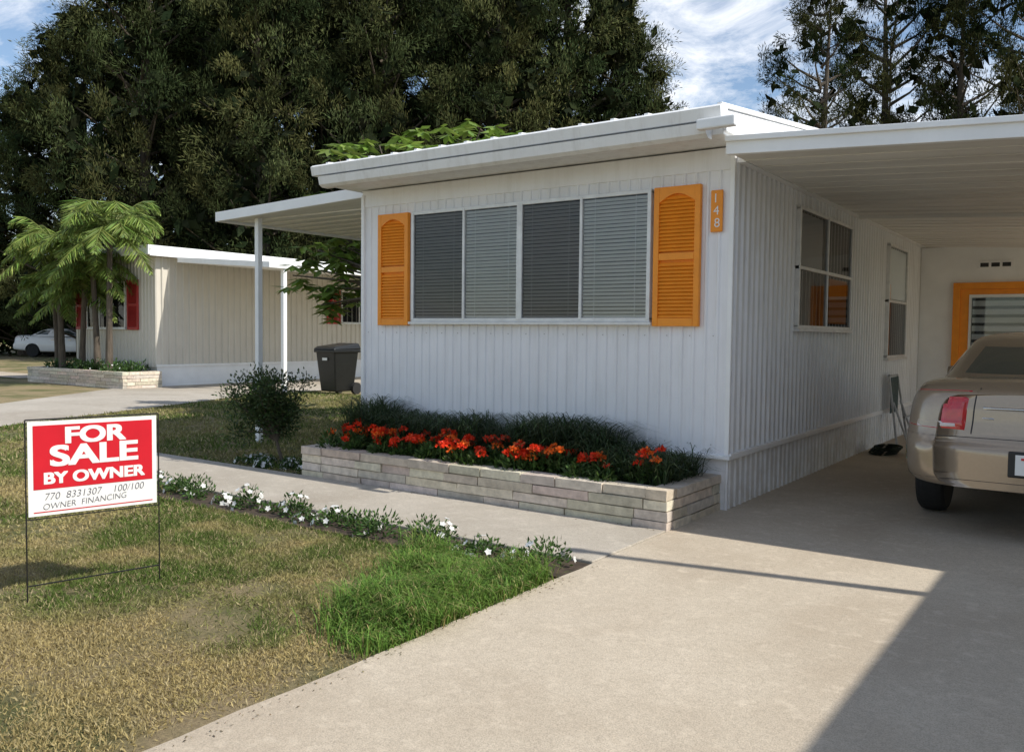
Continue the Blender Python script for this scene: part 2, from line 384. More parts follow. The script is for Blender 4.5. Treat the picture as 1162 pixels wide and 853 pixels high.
for i,y in enumerate((6.6,10.5,14.2)): box('post_%d'%i,(1.9,y,0),(1.98,y+.08,2.54),M['trim'],C,.006)
box('outer_beam',(1.88,6.45,2.54),(2.0,14.6,2.61),M['trim'],C)
R=empty('utility_room',(-.7,16,0))
FB=Ffront(14.65)
box('room_body',(-2.6,14.66,0),(2.1,18,2.97),M['cream'],R)
box('wall_panel',(-2.59,14.64,.02),(2.1,14.659,2.85),M['trim'],R)
boxF('door_frame_l',FB,-2.12,-2.02,.02,2.30,.011,.06,M['orange'],R,.004)
boxF('door_frame_r',FB,-.98,-.88,.02,2.30,.011,.06,M['orange'],R,.004)
boxF('door_frame_t',FB,-2.019,-.981,2.20,2.30,.011,.06,M['orange'],R,.004)
boxF('door',FB,-2.018,-.982,.02,2.198,.011,.035,M['orange'],R)
boxF('door_window_frame',FB,-1.90,-1.10,1.25,2.12,.036,.05,M['trim'],R,.004)
boxF('door_window_dark',FB,-1.86,-1.14,1.30,2.07,.0505,.052,M['dark'],R)
for i in range(6): boxF('reflection_slat_%d'%i,FB,-1.85,-1.15,1.32+i*.125,1.40+i*.125,.0525,.055,M['blind'],R)  # pale slats added to stand for the bright reflection in the door window
boxF('door_window_glass',FB,-1.86,-1.14,1.30,2.07,.057,.060,M['glass'],R)
boxF('vent',FB,-1.80,-1.33,2.50,2.62,.011,.03,M['trim'],R,.003)
for i in range(3): boxF('vent_slot_%d'%i,FB,-1.77+i*.145,-1.66+i*.145,2.53,2.59,.0305,.034,M['dark'],R)
ch=Acc()
for (a,b) in (((-2.4,12.3,.02),(-2.5,12.2,.95)),((-2.35,12.75,.02),(-2.5,12.7,.95)),((-2.5,12.2,.95),(-2.5,12.7,.95)),((-2.25,12.3,.02),(-2.45,12.25,.6)),((-2.25,12.75,.02),(-2.45,12.7,.6)),((-2.32,12.3,.4),(-2.32,12.75,.4))):
    ch.tube([a,b],[.014,.014],(.5,.5,.5),0)
for k in range(6): ch.box((-2.49,12.25+k*.075,.45),(-2.475,12.30+k*.075,.93),(.12,.16,.15),0)
ch.build('folding_chair',[M['brick']])
hs=Acc()
for r in range(4):
    th=np.linspace(0,2*math.pi,24); hs.tube([(-2.36+.02*r+.15*math.cos(a),11.3+.25*math.sin(a),.04+.024*r) for a in th],[.013]*24,(.02,.03,.02),0)
hs.build('garden_hose',[M['brick']])

# ------------------------------------------------------------ side awning (left)
A=empty('awning',(-8.2,8.6,0))
def za(x): return 2.90+.035*(x+9.65)
prism('awning_roof',[(-9.65,7.0,za(-9.65)),(-6.80,7.0,za(-6.8)),(-6.80,10.3,za(-6.8)),(-9.65,10.3,za(-9.65)),(-9.65,7.0,za(-9.65)+.06),(-6.80,7.0,za(-6.8)+.06),(-6.80,10.3,za(-6.8)+.06),(-9.65,10.3,za(-9.65)+.06)],M['ceil'],A)
prism('awning_fascia',[(-9.70,6.96,za(-9.65)-.03),(-6.80,6.96,za(-6.8)-.03),(-6.80,6.998,za(-6.8)-.03),(-9.70,6.998,za(-9.65)-.03),(-9.70,6.96,za(-9.65)+.09),(-6.80,6.96,za(-6.8)+.09),(-6.80,6.998,za(-6.8)+.09),(-9.70,6.998,za(-9.65)+.09)],M['trim'],A,.004)
box('awning_side',(-9.71,7.0,2.87),(-9.655,10.3,2.99),M['trim'],A,.004)
for i in range(10): box('awning_seam_%d'%i,(-9.6,7.25+i*.3,2.885),(-6.82,7.262+i*.3,2.90),M['ceil'],A)
for i,y in enumerate((7.16,10.1)): box('awning_post_%d'%i,(-9.16,y,0),(-9.09,y+.07,2.9),M['trim'],A,.005)

# ------------------------------------------------------------ brick planters
def planter(name,xa,xb,ya,yb,h,courses,soilz):
    P=empty(name,((xa+xb)/2,(ya+yb)/2,0)); a=Acc(); t=.11
    def run(u0,u1,z0,z1,fn):
        u=u0
        first=True
        while u<u1-.02:
            l=rng.uniform(.32,.62)*(rng.uniform(.4,.8) if first else 1); first=False
            e=min(u+l,u1)
            if u1-e<.12: e=u1
            g=.6+rng.uniform(-.12,.10); c=np.array((.74,.65,.53))*g/.6*rng.uniform(.94,1.04,3)
            p=rng.uniform(-.008,.01); fn(u+.004,e-.004,z0+.004,z1-.005,p,np.clip(c,0,.85)); u=e
    ch=h/courses
    for k in range(courses):
        z0=.005+k*ch; z1=z0+ch; last=(k==courses-1); tt=t+(.06 if last else 0)
        run(xa,xb,z0,z1,lambda u,e,a0,a1,p,c:a.box((u,ya+p-(.01 if last else 0),a0),(e,ya+tt,a1),c,0,.0022))
        run(ya+tt+.002,yb,z0,z1,lambda u,e,a0,a1,p,c:a.box((xb-tt,u,a0),(xb+p,e,a1),c,0,.0022))
        run(ya+tt+.002,yb,z0,z1,lambda u,e,a0,a1,p,c:a.box((xa-p,u,a0),(xa+tt,e,a1),c,0,.0022))
    mc=(.42,.37,.30)
    a.box((xa+.012,ya+.014,0),(xb-.012,ya+t-.01,h-.012),mc,0)
    a.box((xb-t+.01,ya+t,0),(xb-.013,yb,h-.012),mc,0)
    a.box((xa+.013,ya+t,0),(xa+t-.01,yb,h-.012),mc,0)
    a.build('bricks',[M['brick']],P)
    V=[];Fc=[];n=30
    for i in range(n+1):
        for j in range(7):
            V.append((xa+t-.02+(xb-xa-2*t+.04)*i/n,ya+t-.02+(yb-ya-t+.02)*j/6,soilz+rng.uniform(-.02,.02)))
    for i in range(n):
        for j in range(6): k=i*7+j; Fc.append((k,k+7,k+8,k+1))
    meshobj('soil',V,Fc,M['soil'],P,True); return P
planter('brick_planter',-6.62,-2.66,5.74,6.755,.315,4,.25)
planter('brick_planter',-24.4,-19.7,11.5,12.55,.42,5,.35)

a=Acc(); n=10500
x=rng.uniform(-6.5,-2.80,n); yy=rng.uniform(6.22,6.68,n)
m=(x>-3.45); yy[m]=rng.uniform(5.98,6.66,m.sum())
cl=np.round(x/.15)*.15+rng.normal(0,.035,n); th=rng.uniform(0,2*math.pi,n)
Hd=np.stack([np.cos(th),np.sin(th)*.8-.15,0*th],1); Hd/=np.linalg.norm(Hd,axis=1,keepdims=True)
hv=.6+.8*vn(cl,yy*0,3)
a.arcs(np.stack([cl,yy,np.full(n,.24)],1),Hd,rng.uniform(.24,.62,n)*hv,.010,rng.uniform(.24,.60,n)*hv,cvar((.058,.095,.038),n,.5))
a.build('border_grass',[M['leaf']])
a=Acc()
heads=[]
xx=-6.38
while xx<-2.95:
    for r in range(3):
        cx=xx+rng.uniform(-.07,.07); cy=rng.uniform(5.88,6.26); R_=rng.uniform(.08,.13); hz=.33+rng.uniform(.0,.1)
        n=150; d=unit(n); d[:,2]=abs(d[:,2]); P=np.array([cx,cy,.26])+d*np.array([R_,R_*.9,hz-.22])*rng.uniform(.5,1.1,(n,1))
        a.leaves(P,d+unit(n)*.6,rng.uniform(.04,.07,n),rng.uniform(.02,.032,n),cvar((.07,.13,.03),n,.4),0)
        if rng.random()<(.8 if vn(xx,cy,1.7)>.3 else .4):
            for h_ in range(rng.integers(1,5)):
                heads.append((cx+rng.normal(0,.06),cy+rng.normal(-.02,.06),hz+.03+rng.uniform(0,.09)))
    xx+=.135
for hx,hy,hz in heads:
    n=30; d=unit(n); d[:,2]=abs(d[:,2])*.8; r=rng.uniform(.022,.042)
    P=np.array([hx,hy,hz])+d*r
    base=(.85,.05,.012) if rng.random()<.75 else (.92,.17,.02)
    a.leaves(P,d*.4+unit(n)*.8,.030,.026,cvar(base,n,.2),1)
    a.tube([(hx,hy,.24),(hx,hy,hz)],[.003,.003],(.05,.1,.02),0,4)
a.build('red_flowers',[M['leaf'],M['petal']])
def clump(a,cx,cy,R_,h,z0,nl,nf,lc=(.06,.12,.03),ls=.045,fl=(.82,.82,.80),fs=.026):
    d=unit(nl); d[:,2]=abs(d[:,2]); P=np.array([cx,cy,z0])+d*np.array([R_,R_,h])*rng.uniform(.35,1.05,(nl,1))
    a.leaves(P,d+unit(nl)*.8+np.array([0,0,.3]),rng.uniform(.7,1.3,nl)*ls,rng.uniform(.35,.5,nl)*ls,cvar(lc,nl,.45),0)
    for _ in range(nf):
        d=unit(1)[0]; d[2]=abs(d[2]); c=np.array([cx,cy,z0])+d*np.array([R_,R_,h])*1.12
        k=5; th=np.arange(k)*2*math.pi/k+rng.uniform(0,6); t1=np.cross(d,[0,0,1.01]); t1/=np.linalg.norm(t1)+1e-6; t2=np.cross(d,t1)
        D=np.cos(th)[:,None]*t1+np.sin(th)[:,None]*t2+d*.15
        a.leaves(np.repeat(c[None],k,0),D,fs,fs*.85,np.array(fl),1,side=np.repeat(d[None],k,0))
a=Acc()
xx=-7.9
while xx<-2.75:
    big=rng.random()<.5
    clump(a,xx+rng.uniform(-.05,.05),4.44+rng.uniform(-.07,.07),rng.uniform(.12,.18) if big else rng.uniform(.07,.11),rng.uniform(.12,.19) if big else rng.uniform(.05,.09),.01,int(rng.uniform(260,380)) if big else 110,int(rng.choice([1,4,9,16])),ls=.036,lc=(.08,.15,.038))
    xx+=rng.uniform(.15,.33)
a.build('white_flower_border',[M['leaf'],M['petal']])

a=Acc(); base=np.array([-7.5,6.15,0])
tips=[]
for i in range(24):
    th=rng.uniform(0,6.28); r=rng.uniform(.1,.46); tip=base+np.array([r*math.cos(th)-.05,r*math.sin(th),rng.uniform(.38,.93)])
    mid=base+np.array([-.03,0,.28])+(tip-base)*np.array([.3,.3,.2])
    a.tube([base+np.array([.1,0,0]),base+np.array([0,0,.25]),mid,tip],[.022,.016,.01,.004],n=6); tips.append(tip); tips.append((mid+tip)/2)
for tp in tips:
    n=180; d=unit(n); P=tp+d*rng.uniform(.02,.17,(n,1))
    a.leaves(P,d+unit(n)*.5+np.array([0,0,.3]),rng.uniform(.03,.055,n),.018,cvar((.055,.09,.028),n,.45),0)
a.build('garden_shrub',[M['leaf'],M['bark']])
a=Acc()
for i in range(16): clump(a,-7.4+rng.uniform(-.5,.65),5.95+rng.uniform(-.12,.25),.09,.09,0,70,9)
a.build('white_flowers',[M['leaf'],M['petal']])

# ------------------------------------------------------------ lawn blades
a=Acc()
def lawn(n,xr,yr,hr,w,far=False):
    x=rng.uniform(*xr,n); y=rng.uniform(*yr,n)
    patch=.55*vn(x,y,1.1)+.3*vn(x,y,3.1)+.15*vn(x,y,9)
    dens=np.clip((vn(x+7,y,2.3)*.6+vn(x,y+9,7)*.4)*2.4-.35,.10,1)
    edge=np.clip((-2.62-x)/.35,.06,1) if not far else 1
    keep=(rng.random(n)<dens*edge)
    if not far: keep&=(y<4.25)
    else:
        keep&=~((x>-9.4)&(y<5.75)&(y>4.6)); keep&=(x<-6.75)
        ed=np.where(y<6,-10.5-(y)*.483,np.where(y<12.6,-13.4-(y-6)*.394,-16)); keep&=(x>ed)
    x=x[keep];y=y[keep];p=patch[keep];n=len(x)
    k=np.clip((p-.37+.05*(y-2.5 if not far else 0)*-1)/.22,0,1)[:,None]
    if far: k=k*.5
    c=np.array((.13,.19,.042))*(1-k)+np.array((.48,.39,.18))*k
    c=c*rng.uniform(.6,1.35,(n,1))
    dry=rng.random(n)<.2; c[dry]=np.array((.56,.47,.26))*rng.uniform(.6,1.1,(dry.sum(),1))
    D=rng.normal(size=(n,3))*.6; D[:,2]=rng.uniform(.15,1,n)
    a.leaves(np.stack([x,y,np.zeros(n)],1),D,rng.uniform(*hr,n)*(1-.35*k[:,0]),w*rng.uniform(.6,1.3,n),np.clip(c,0,.8))
lawn(240000,(-6.0,-2.6),(.6,4.3),(.018,.055),.005)
lawn(110000,(-12.5,-6.0),(.6,4.3),(.03,.07),.009)
lawn(120000,(-16.5,-6.75),(4.2,14),(.04,.09),.014,True)
a.build('lawn_grass',[M['grassb']])
a=Acc(); n=13500
pts=[]
poly=[(-2.68,2.75),(-2.70,4.25),(-3.72,4.25),(-3.02,2.85)]
for _ in range(80000):
    x=random.uniform(-4.2,-2.64);y=random.uniform(2.5,4.25)
    jx=x+random.gauss(0,.09); jy=y+random.gauss(0,.09)
    ok=False
    for tri in ((0,1,2),(0,2,3)):
        if intersect_point_tri_2d(Vector((jx,jy)),*[Vector(poly[i]) for i in tri]): ok=True
    if ok and random.random()<.35+.9*float(vn(x,y,5)): pts.append((x,y,0))
    if len(pts)>=n: break
P=np.array(pts); n=len(P); th=rng.uniform(0,6.28,n); Hd=np.stack([np.cos(th),np.sin(th),0*th],1)
hh=rng.uniform(.07,.22,n)*(.45+.9*vn(P[:,0],P[:,1],4.5))
cc=cvar((.15,.26,.05),n,.45); dr=rng.random(n)<.12; cc[dr]=cvar((.40,.36,.16),dr.sum(),.3)
a.arcs(P,Hd,hh*rng.uniform(.4,1.5,n),.0055,hh,cc,3)
a.build('tall_grass_clump',[M['grassb']])

# ------------------------------------------------------------ for-sale sign
P0=Vector((-4.63,2.17,0));P1=Vector((-4.48,2.82,0)); u=(P1-P0).normalized(); W=(P1-P0).length
nrm=Vector((u.y,-u.x,0))
SG=empty('for_sale_sign',tuple((P0+P1)/2))
def FSn(a,b,c): v=P0+u*a+nrm*c; return (v.x,v.y,b)
boxF('panel',FSn,.005,W-.005,.465,.965,-.004,.0,M['white'],SG)
boxF('red_field',FSn,.03,W-.03,.605,.943,.0005,.002,M['signred'],SG)
boxF('red_rule',FSn,.03,W-.03,.482,.487,.0005,.002,M['signred'],SG)
a=Acc()
for s_ in (-.006,W+.006): a.tube([FSn(s_,-.1,0),FSn(s_,.975,0)],[.004,.004],(.02,.02,.02),0,6)
for z in (.975,.10): a.tube([FSn(-.006,z,0),FSn(W+.006,z,0)],[.004,.004],(.02,.02,.02),0,6)
a.tube([FSn(-.006,.45,0),FSn(W+.006,.45,0)],[.003,.003],(.02,.02,.02),0,6)
a.build('wire_frame',[M['wire']],SG)
def TM(s_,z,c=.003,rot=0):
    v=FSn(s_,z,c); m=Matrix(((u.x,0,nrm.x,v[0]),(u.y,0,nrm.y,v[1]),(0,1,0,v[2]),(0,0,0,1)))
    return m@Matrix.Rotation(rot,4,'Z')
def bold(nm,body,size,s_,z,sx,d,off):
    for k,(dx,dz) in enumerate(((-d,-d*.5),(d,-d*.5),(-d,d*.5),(d,d*.5),(0,0))):
        text(nm+'_%d'%k,body,size,TM(s_+dx,z+dz,.003+.0001*k),M['white'],SG,off,.0006,sx=sx)
bold('text_for','FOR',.120,W/2,.880,1.36,.0055,.001)
bold('text_sale','SALE',.150,W/2,.772,1.42,.006,.0012)
bold('text_by_owner','BY OWNER',.084,W/2,.658,1.18,.0038,.0006)
text('handwriting','770  8331307    100/100',.054,TM(W/2,.567,.0015,.02),M['ink'],SG,-.0007,.0004,sx=.95,shear=.2)
text('handwriting_2','OWNER  FINANCING',.046,TM(W/2-.05,.518,.0015,.045),M['ink'],SG,-.0007,.0004,sx=.95,shear=.15)

# ------------------------------------------------------------ wheelie bin
B=empty('trash_bin',(-14.9,14.0,0)); bx,by=-14.9,14.0
prism('bin_body',[(bx-.25,by-.3,.08),(bx+.25,by-.3,.08),(bx+.25,by+.27,.08),(bx-.25,by+.27,.08),(bx-.32,by-.40,1.02),(bx+.32,by-.40,1.02),(bx+.32,by+.36,1.02),(bx-.32,by+.36,1.02)],M['bin'],B,.03)
box('bin_rim',(bx-.35,by-.43,.98),(bx+.35,by+.39,1.05),M['bin'],B,.015)
prism('bin_lid',[(bx-.36,by-.46,1.052),(bx+.36,by-.46,1.052),(bx+.36,by+.42,1.052),(bx-.36,by+.42,1.052),(bx-.30,by-.38,1.12),(bx+.30,by-.38,1.12),(bx+.32,by+.36,1.20),(bx-.32,by+.36,1.20)],M['bin'],B,.03)
a=Acc(); a.tube([(bx-.3,by+.46,1.0),(bx+.3,by+.46,1.0)],[.02,.02],(.02,.02,.02),0)
for s_ in (-1,1):
    a.tube([(bx+s_*.3,by+.36,1.0),(bx+s_*.3,by+.46,1.0)],[.018,.018],(.02,.02,.02),0)
    a.tube([(bx+s_*.25,by+.3,.14),(bx+s_*.251,by+.3,.14),(bx+s_*.33,by+.3,.14),(bx+s_*.331,by+.3,.14)],[.001,.14,.14,.001],(.02,.02,.02),0,16)
a.build('wheels_and_handle',[M['tire']],B)
boxF('bin_label',Ffront(by-.36),bx-.08,bx+.08,.80,.86,.045,.05,M['alu'],B)

# ------------------------------------------------------------ neighbour mobile homes
def mobile(x0,x1,y0,y1,zt,wall,name='mobile_home'):
    E=empty(name,((x0+x1)/2,(y0+y1)/2,0))
    box('core',(x0+.02,y0+.02,0),(x1-.02,y1-.02,zt),wall,E)
    return E
NB=mobile(-23.9,-20.0,12.6,26,3.35,M['cream'])
FN=Ffront(12.6); FNS=Fside(-20.0)
corr('front_siding',FN,-23.9,-20.0,.5,3.3,M['cream'],NB,.15,.02,0)
corr('side_siding',FNS,12.6,26,.55,3.3,M['cream'],NB,.20,.045,0)
boxF('side_skirt',FNS,12.6,26,.0,.52,0,.01,M['trim'],NB); boxF('side_ledge',FNS,12.58,26,.52,.57,0,.05,M['trim'],NB)
box('roof',(-24.2,12.25,3.36),(-19.75,26.2,3.52),M['roofw'],NB,.01)
box('fascia',(-24.25,12.2,3.33),(-19.7,12.24,3.56),M['trim'],NB); box('fascia_side',(-19.74,12.25,3.30),(-19.70,26,3.56),M['trim'],NB)
window('front_window',FN,-23.2,-21.35,1.5,2.7,3,1,NB,screens=(0,1,2),blinds=False)
shutter('shutter',FN,-21.25,-20.75,1.45,2.75,NB,M['red']); shutter('shutter_2',FN,-23.8,-23.3,1.45,2.75,NB,M['red'])
shutter('shutter_3',FNS,18.3,18.85,1.7,2.75,NB,M['red'])
window('side_window',FNS,18.9,20.4,1.75,2.72,2,1,NB,screens=(0,1),blinds=False)
def zn(x): return 3.28-.07*(x+19.7)
prism('carport_roof',[(-19.69,13.0,zn(-19.7)-.1),(-16.1,13.0,zn(-16.1)-.1),(-16.1,22,zn(-16.1)-.1),(-19.69,22,zn(-19.7)-.1),(-19.69,13.0,zn(-19.7)+.03),(-16.1,13.0,zn(-16.1)+.03),(-16.1,22,zn(-16.1)+.03),(-19.69,22,zn(-19.7)+.03)],M['trim'],NB)
for i,y in enumerate((13.45,17.5,21.5)): box('carport_post_%d'%i,(-16.25,y,0),(-16.15,y+.1,2.94),M['trim'],NB)
NR=mobile(2.95,6.9,-9,9,3.35,M['cream'])
corr('side_siding',lambda u_,v,n:(2.95-n,u_,v),-9,9,.1,3.3,M['cream'],NR,.16,.02,0)
box('roof',(2.58,-9.4,3.36),(7.2,9.3,3.52),M['roofw'],NR,.01)
window('side_window',lambda u_,v,n:(2.95-n,u_,v),1,3,1.5,2.7,2,1,NR)
a=Acc(); a.tube([(2.0,5.78,0),(2.0,5.78,2.5),(2.0,5.78,4.95)],[.055,.05,.04],(.6,.6,.6),0,12); a.tube([(2.0,5.78,4.95),(2.0,5.78,4.97),(2.0,5.78,5.04),(2.0,5.78,5.06)],[.01,.06,.06,.01],(.6,.5,.2),0,12)
a.build('shadow_pole',[M['brick']])  # unseen pole added to cast the thin shadow line on the driveway

# ------------------------------------------------------------ cars
def car(name,loc,rot,paint,seed=0):
    E=empty(name,loc); E.rotation_euler=(0,0,rot)
    def put(o): 
        COL.objects.link(o) if o.name not in COL.objects else None
        o.parent=E; o.matrix_parent_inverse=Matrix.Identity(4); return o
    st=[(0,.66,1.04,.38),(.02,.77,1.07,.37),(.10,.855,1.11,.36),(.28,.91,1.14,.34),(.7,.925,1.15,.30),(1.08,.925,1.14,.27),(1.7,.92,1.10,.24),(2.6,.92,1.07,.24),(3.4,.92,1.05,.24),(3.9,.91,1.0,.24),(4.5,.87,.92,.24),(4.85,.76,.8,.25),(4.97,.6,.7,.3)]
    hs_=[(0,0),(.8,0),(.95,.05),(1.0,.14),(1.005,.30),(1.012,.42),(1.005,.50),(.99,.70),(.965,.84),(.91,.94),(.82,.98),(.5,1.0),(0,1.01)]
    V=[];Fc=[];nh=len(hs_);nr=2*nh-2
    for (y,w,zt,zb) in st:
        ring=[]
        for fx,fz in hs_:
            z=zb+(zt-zb)*fz; yy_=y
            if y<.6:
                s_=min(1,max(0,(z-.66)/.08)); s_=s_*s_*(3-2*s_); yy_=y+.08*s_*(1-y/.6)+ .04*max(0,(z-.9)/.2)*(1-y/.6)
            ring.append((fx*w,yy_,z))
        V+=ring+[(-p[0],p[1],p[2]) for p in ring[-2:0:-1]]
    for i in range(len(st)-1):
        for j in range(nr):
            b0=i*nr;b1=b0+nr; Fc.append((b0+j,b0+(j+1)%nr,b1+(j+1)%nr,b1+j))
    for bse,fl in ((0,False),((len(st)-1)*nr,True)):
        Lx=lambda j:bse+(nr-j if j not in (0,nh-1) else j)
        for j in range(nh-1):
            r0,r1,l0,l1=bse+j,bse+j+1,Lx(j),Lx(j+1)
            f=[r0,l0,l1,r1]; f=[q for k,q in enumerate(f) if q not in f[:k]]
            Fc.append(tuple(f if fl else f[::-1]))
    me=bpy.data.meshes.new('body'); me.from_pydata(V,[],Fc); 
    o=bpy.data.objects.new('tmp',me); COL.objects.link(o)
    ss=o.modifiers.new('s','SUBSURF'); ss.levels=3; ss.render_levels=3
    cut=[]
    for y in (1.10,3.93):
        for s_ in (-1,1):
            bpy.ops.mesh.primitive_cylinder_add(vertices=48,radius=.375,depth=.5,location=(s_*.90,y,.335),rotation=(0,math.pi/2,0))
            c=bpy.context.object; cut.append(c); b=o.modifiers.new('b','BOOLEAN'); b.operation='DIFFERENCE'; b.object=c; b.solver='EXACT'
    bpy.context.view_layer.update()
    dg=bpy.context.evaluated_depsgraph_get(); me2=bpy.data.meshes.new_from_object(o.evaluated_get(dg)); 
    for c in cut: bpy.data.objects.remove(c,do_unlink=True)
    bpy.data.objects.remove(o,do_unlink=True)
    me2.materials.clear(); me2.materials.append(paint); me2.materials.append(M['blackp'])
    me2.polygons.foreach_set('use_smooth',[True]*len(me2.polygons))
    for p in me2.polygons:
        if p.center.z<.29 or (abs(p.center.x)<.82 and abs(p.normal.x)>.5 and p.center.z<.75 and .6<p.center.y<4.4): p.material_index=1
    for p in me2.polygons:
        if p.material_index==1: p.use_smooth=False
        for yc in (1.10,3.93):
            r=math.hypot(p.center.y-yc,p.center.z-.335)
            if r<.372 or (abs(r-.375)<.01 and abs(p.normal.x)<.3): p.material_index=1; p.use_smooth=False
    put(bpy.data.objects.new('body',me2))
    bvh=BVHTree.FromPolygons([v.co.copy() for v in me2.vertices],[tuple(p.vertices) for p in me2.polygons])
    def hit(th,z,off):
        d=Vector((-math.sin(th),-math.cos(th),0)); org=Vector((0,.9,z))
        h=bvh.ray_cast(org+d*2,-d)
        if h[0] is None: return org+d*.9
        return h[0]+h[1]*off
    def patch(nm,t0,t1,lo,hi,mat,off=.006,nu=24,nv=8,mirror=True):
        for sg in ((1,-1) if mirror else (1,)):
            V=[];Fc=[]
            for i in range(nu+1):
                uu=i/nu; th=math.radians(t0+(t1-t0)*uu)
                a_=lo(uu) if callable(lo) else lo; b_=hi(uu) if callable(hi) else hi
                for j in range(nv+1):
                    p=hit(th,a_+(b_-a_)*j/nv,off if 0<j<nv and 0<i<nu else -.002); V.append((p.x*sg,p.y,p.z))
            for i in range(nu):
                for j in range(nv): k=i*(nv+1)+j; Fc.append((k,k+nv+1,k+nv+2,k+1))
            me=bpy.data.meshes.new(nm); me.from_pydata(V,[],Fc); me.materials.append(mat); me.polygons.foreach_set('use_smooth',[True]*len(Fc)); put(bpy.data.objects.new(nm,me))
    patch('tail_light',30,84,lambda t:.775+.05*t,lambda t:.90+.16*math.sqrt(max(0,1-t**2))**.8,M['lamp'],.010,44,10)
    patch('tail_light_lens',32,46,.79,.835,M['lampw'],.0125,8,3)
    patch('bumper_seam',-55,80,.728,.736,M['blackp'],.003,50,2,False)
    patch('trunk_seam',27.5,28.2,.745,1.08,M['blackp'],.003,3,12)
    patch('bumper_strip',-60,70,.43,.437,M['blackp'],.003,50,2,False)
    patch('chrome_strip',-25,25,.93,.953,M['chrome'],.008,30,3,False)
    patch('badge',20,25,.862,.878,M['chrome'],.006,4,3,False)
    patch('bumper_sticker',50,66,.53,.62,M['sticker'],.004,14,4,False)
    patch('bumper_sticker_band',52.5,63,.562,.588,M['sticker2'],.006,8,4,False)
    rings=[(1.07,.66,3.80,.84),(1.12,.76,3.62,.825),(1.41,1.42,2.86,.67),(1.46,1.62,2.70,.61),(1.495,1.85,2.5,.43)]
    n=40; V=[];Fc=[];mi=[]
    for z,a_,b_,w in rings:
        for k in range(n):
            ph=2*math.pi*k/n+math.pi/n; c_,s_=math.cos(ph),math.sin(ph); e=.42
            V.append((w*math.copysign(abs(c_)**e,c_),(a_+b_)/2+(b_-a_)/2*math.copysign(abs(s_)**e,s_),z))
    for r in range(len(rings)-1):
        for k in range(n):
            Fc.append((r*n+k,r*n+(k+1)%n,(r+1)*n+(k+1)%n,(r+1)*n+k))
            kk=k%10
            pillar = kk in (4,5) if k<20 else kk in (3,4,5)
            if k in (0,39,19,20): pillar = k in (39,19)
            mi.append(1 if (r==1 and not pillar) else 0)
    V.append((0,2.15,1.505)); t=len(V)-1
    for k in range(n): Fc.append(((len(rings)-1)*n+k,(len(rings)-1)*n+(k+1)%n,t)); mi.append(0)
    me=bpy.data.meshes.new('greenhouse'); me.from_pydata(V,[],Fc); me.materials.append(paint); me.materials.append(M['carglass'])
    me.polygons.foreach_set('material_index',mi); me.polygons.foreach_set('use_smooth',[True]*len(Fc)); o=put(bpy.data.objects.new('greenhouse',me))
    s_=o.modifiers.new('s','SUBSURF'); s_.levels=2; s_.render_levels=2
    def pbox(nm,lo,hi,mat,bv=.01):
        o=box(nm,lo,hi,mat,None,bv); COL.objects.unlink(o); return put(o)
    pbox('plate_recess',(-.20,-.012,.48),(.20,.02,.66),M['blackp']); pbox('license_plate',(-.155,-.02,.50),(.155,-.013,.64),M['white'],.002)
    pbox('plate_band',(-.12,-.0235,.605),(.12,-.0205,.62),M['signred'],0)
    for s2 in (-1,1): pbox('mirror',(s2*.98-.09,3.15,1.03),(s2*.98+.09,3.28,1.15),paint,.03)
    for s2 in (-1,1):
        for y in (1.2+.85,1.2+1.75): pbox('door_handle',(s2*.925-.012,y,.88),(s2*.925+.012,y+.16,.91),M['chrome'],.005)
    for y in (1.10,3.93):
        for s2 in (-1,1):
            w=Acc(); prof=[(.20,.09),(.30,.105),(.325,.085),(.335,.05),(.335,-.05),(.325,-.085),(.30,-.105),(.20,-.09)]
            X=s2*.82
            w.tube([(X+p[1]*s2*1.0,y,.335) for p in prof],[p[0] for p in prof],(.02,.02,.02),0,40)
            w.tube([(X+s2*.088,y,.335),(X+s2*.095,y,.335),(X+s2*.02,y,.335),(X+s2*.019,y,.335)],[.215,.20,.19,.001],(.5,.5,.5),1,40)
            for k in range(8):
                th=k*math.pi/4; c_,s3=math.cos(th),math.sin(th)
                w.tube([(X+s2*.06,y+.03*c_,.335+.03*s3),(X+s2*.075,y+.2*c_,.335+.2*s3)],[.03,.022],(.5,.5,.5),1,6)
            w.tube([(X+s2*.05,y,.335),(X+s2*.09,y,.335),(X+s2*.091,y,.335)],[.06,.05,.001],(.5,.5,.5),1,16)
            put(bpy.data.objects.new('wheel',w.mesh('wheel',[M['tire'],M['rim']])))
    return E
M['lamp']=simple('tail_lamp_red',(.55,.008,.012),.08,.15,25,0,coat=1)
M['lampw']=simple('reverse_lamp',(.7,.62,.6),.1,.1,25,0,coat=1)
M['chrome']=simple('chrome',(.55,.55,.53),.15,.05,5,0,metal=1)
M['rim']=simple('alloy_rim',(.5,.5,.5),.3,.1,5,0,metal=.9)
M['sticker']=simple('sticker_teal',(.03,.32,.28),.4,.3,30,0)
M['sticker2']=simple('sticker_yellow',(.75,.62,.05),.4,.3,30,0)
M['carglass']=simple('car_glass',(.05,.065,.055),.04,.1,3,0,coat=1)
car('parked_car',(-.41,6.80,.02),0,simple('champagne_metallic_paint',(.38,.295,.21),.3,.04,40,0,metal=.5,coat=1))
car('parked_car',(-46.9,21.8,0),math.radians(-54.7),simple('white_car_paint',(.8,.8,.8),.3,.04,40,0,coat=1))

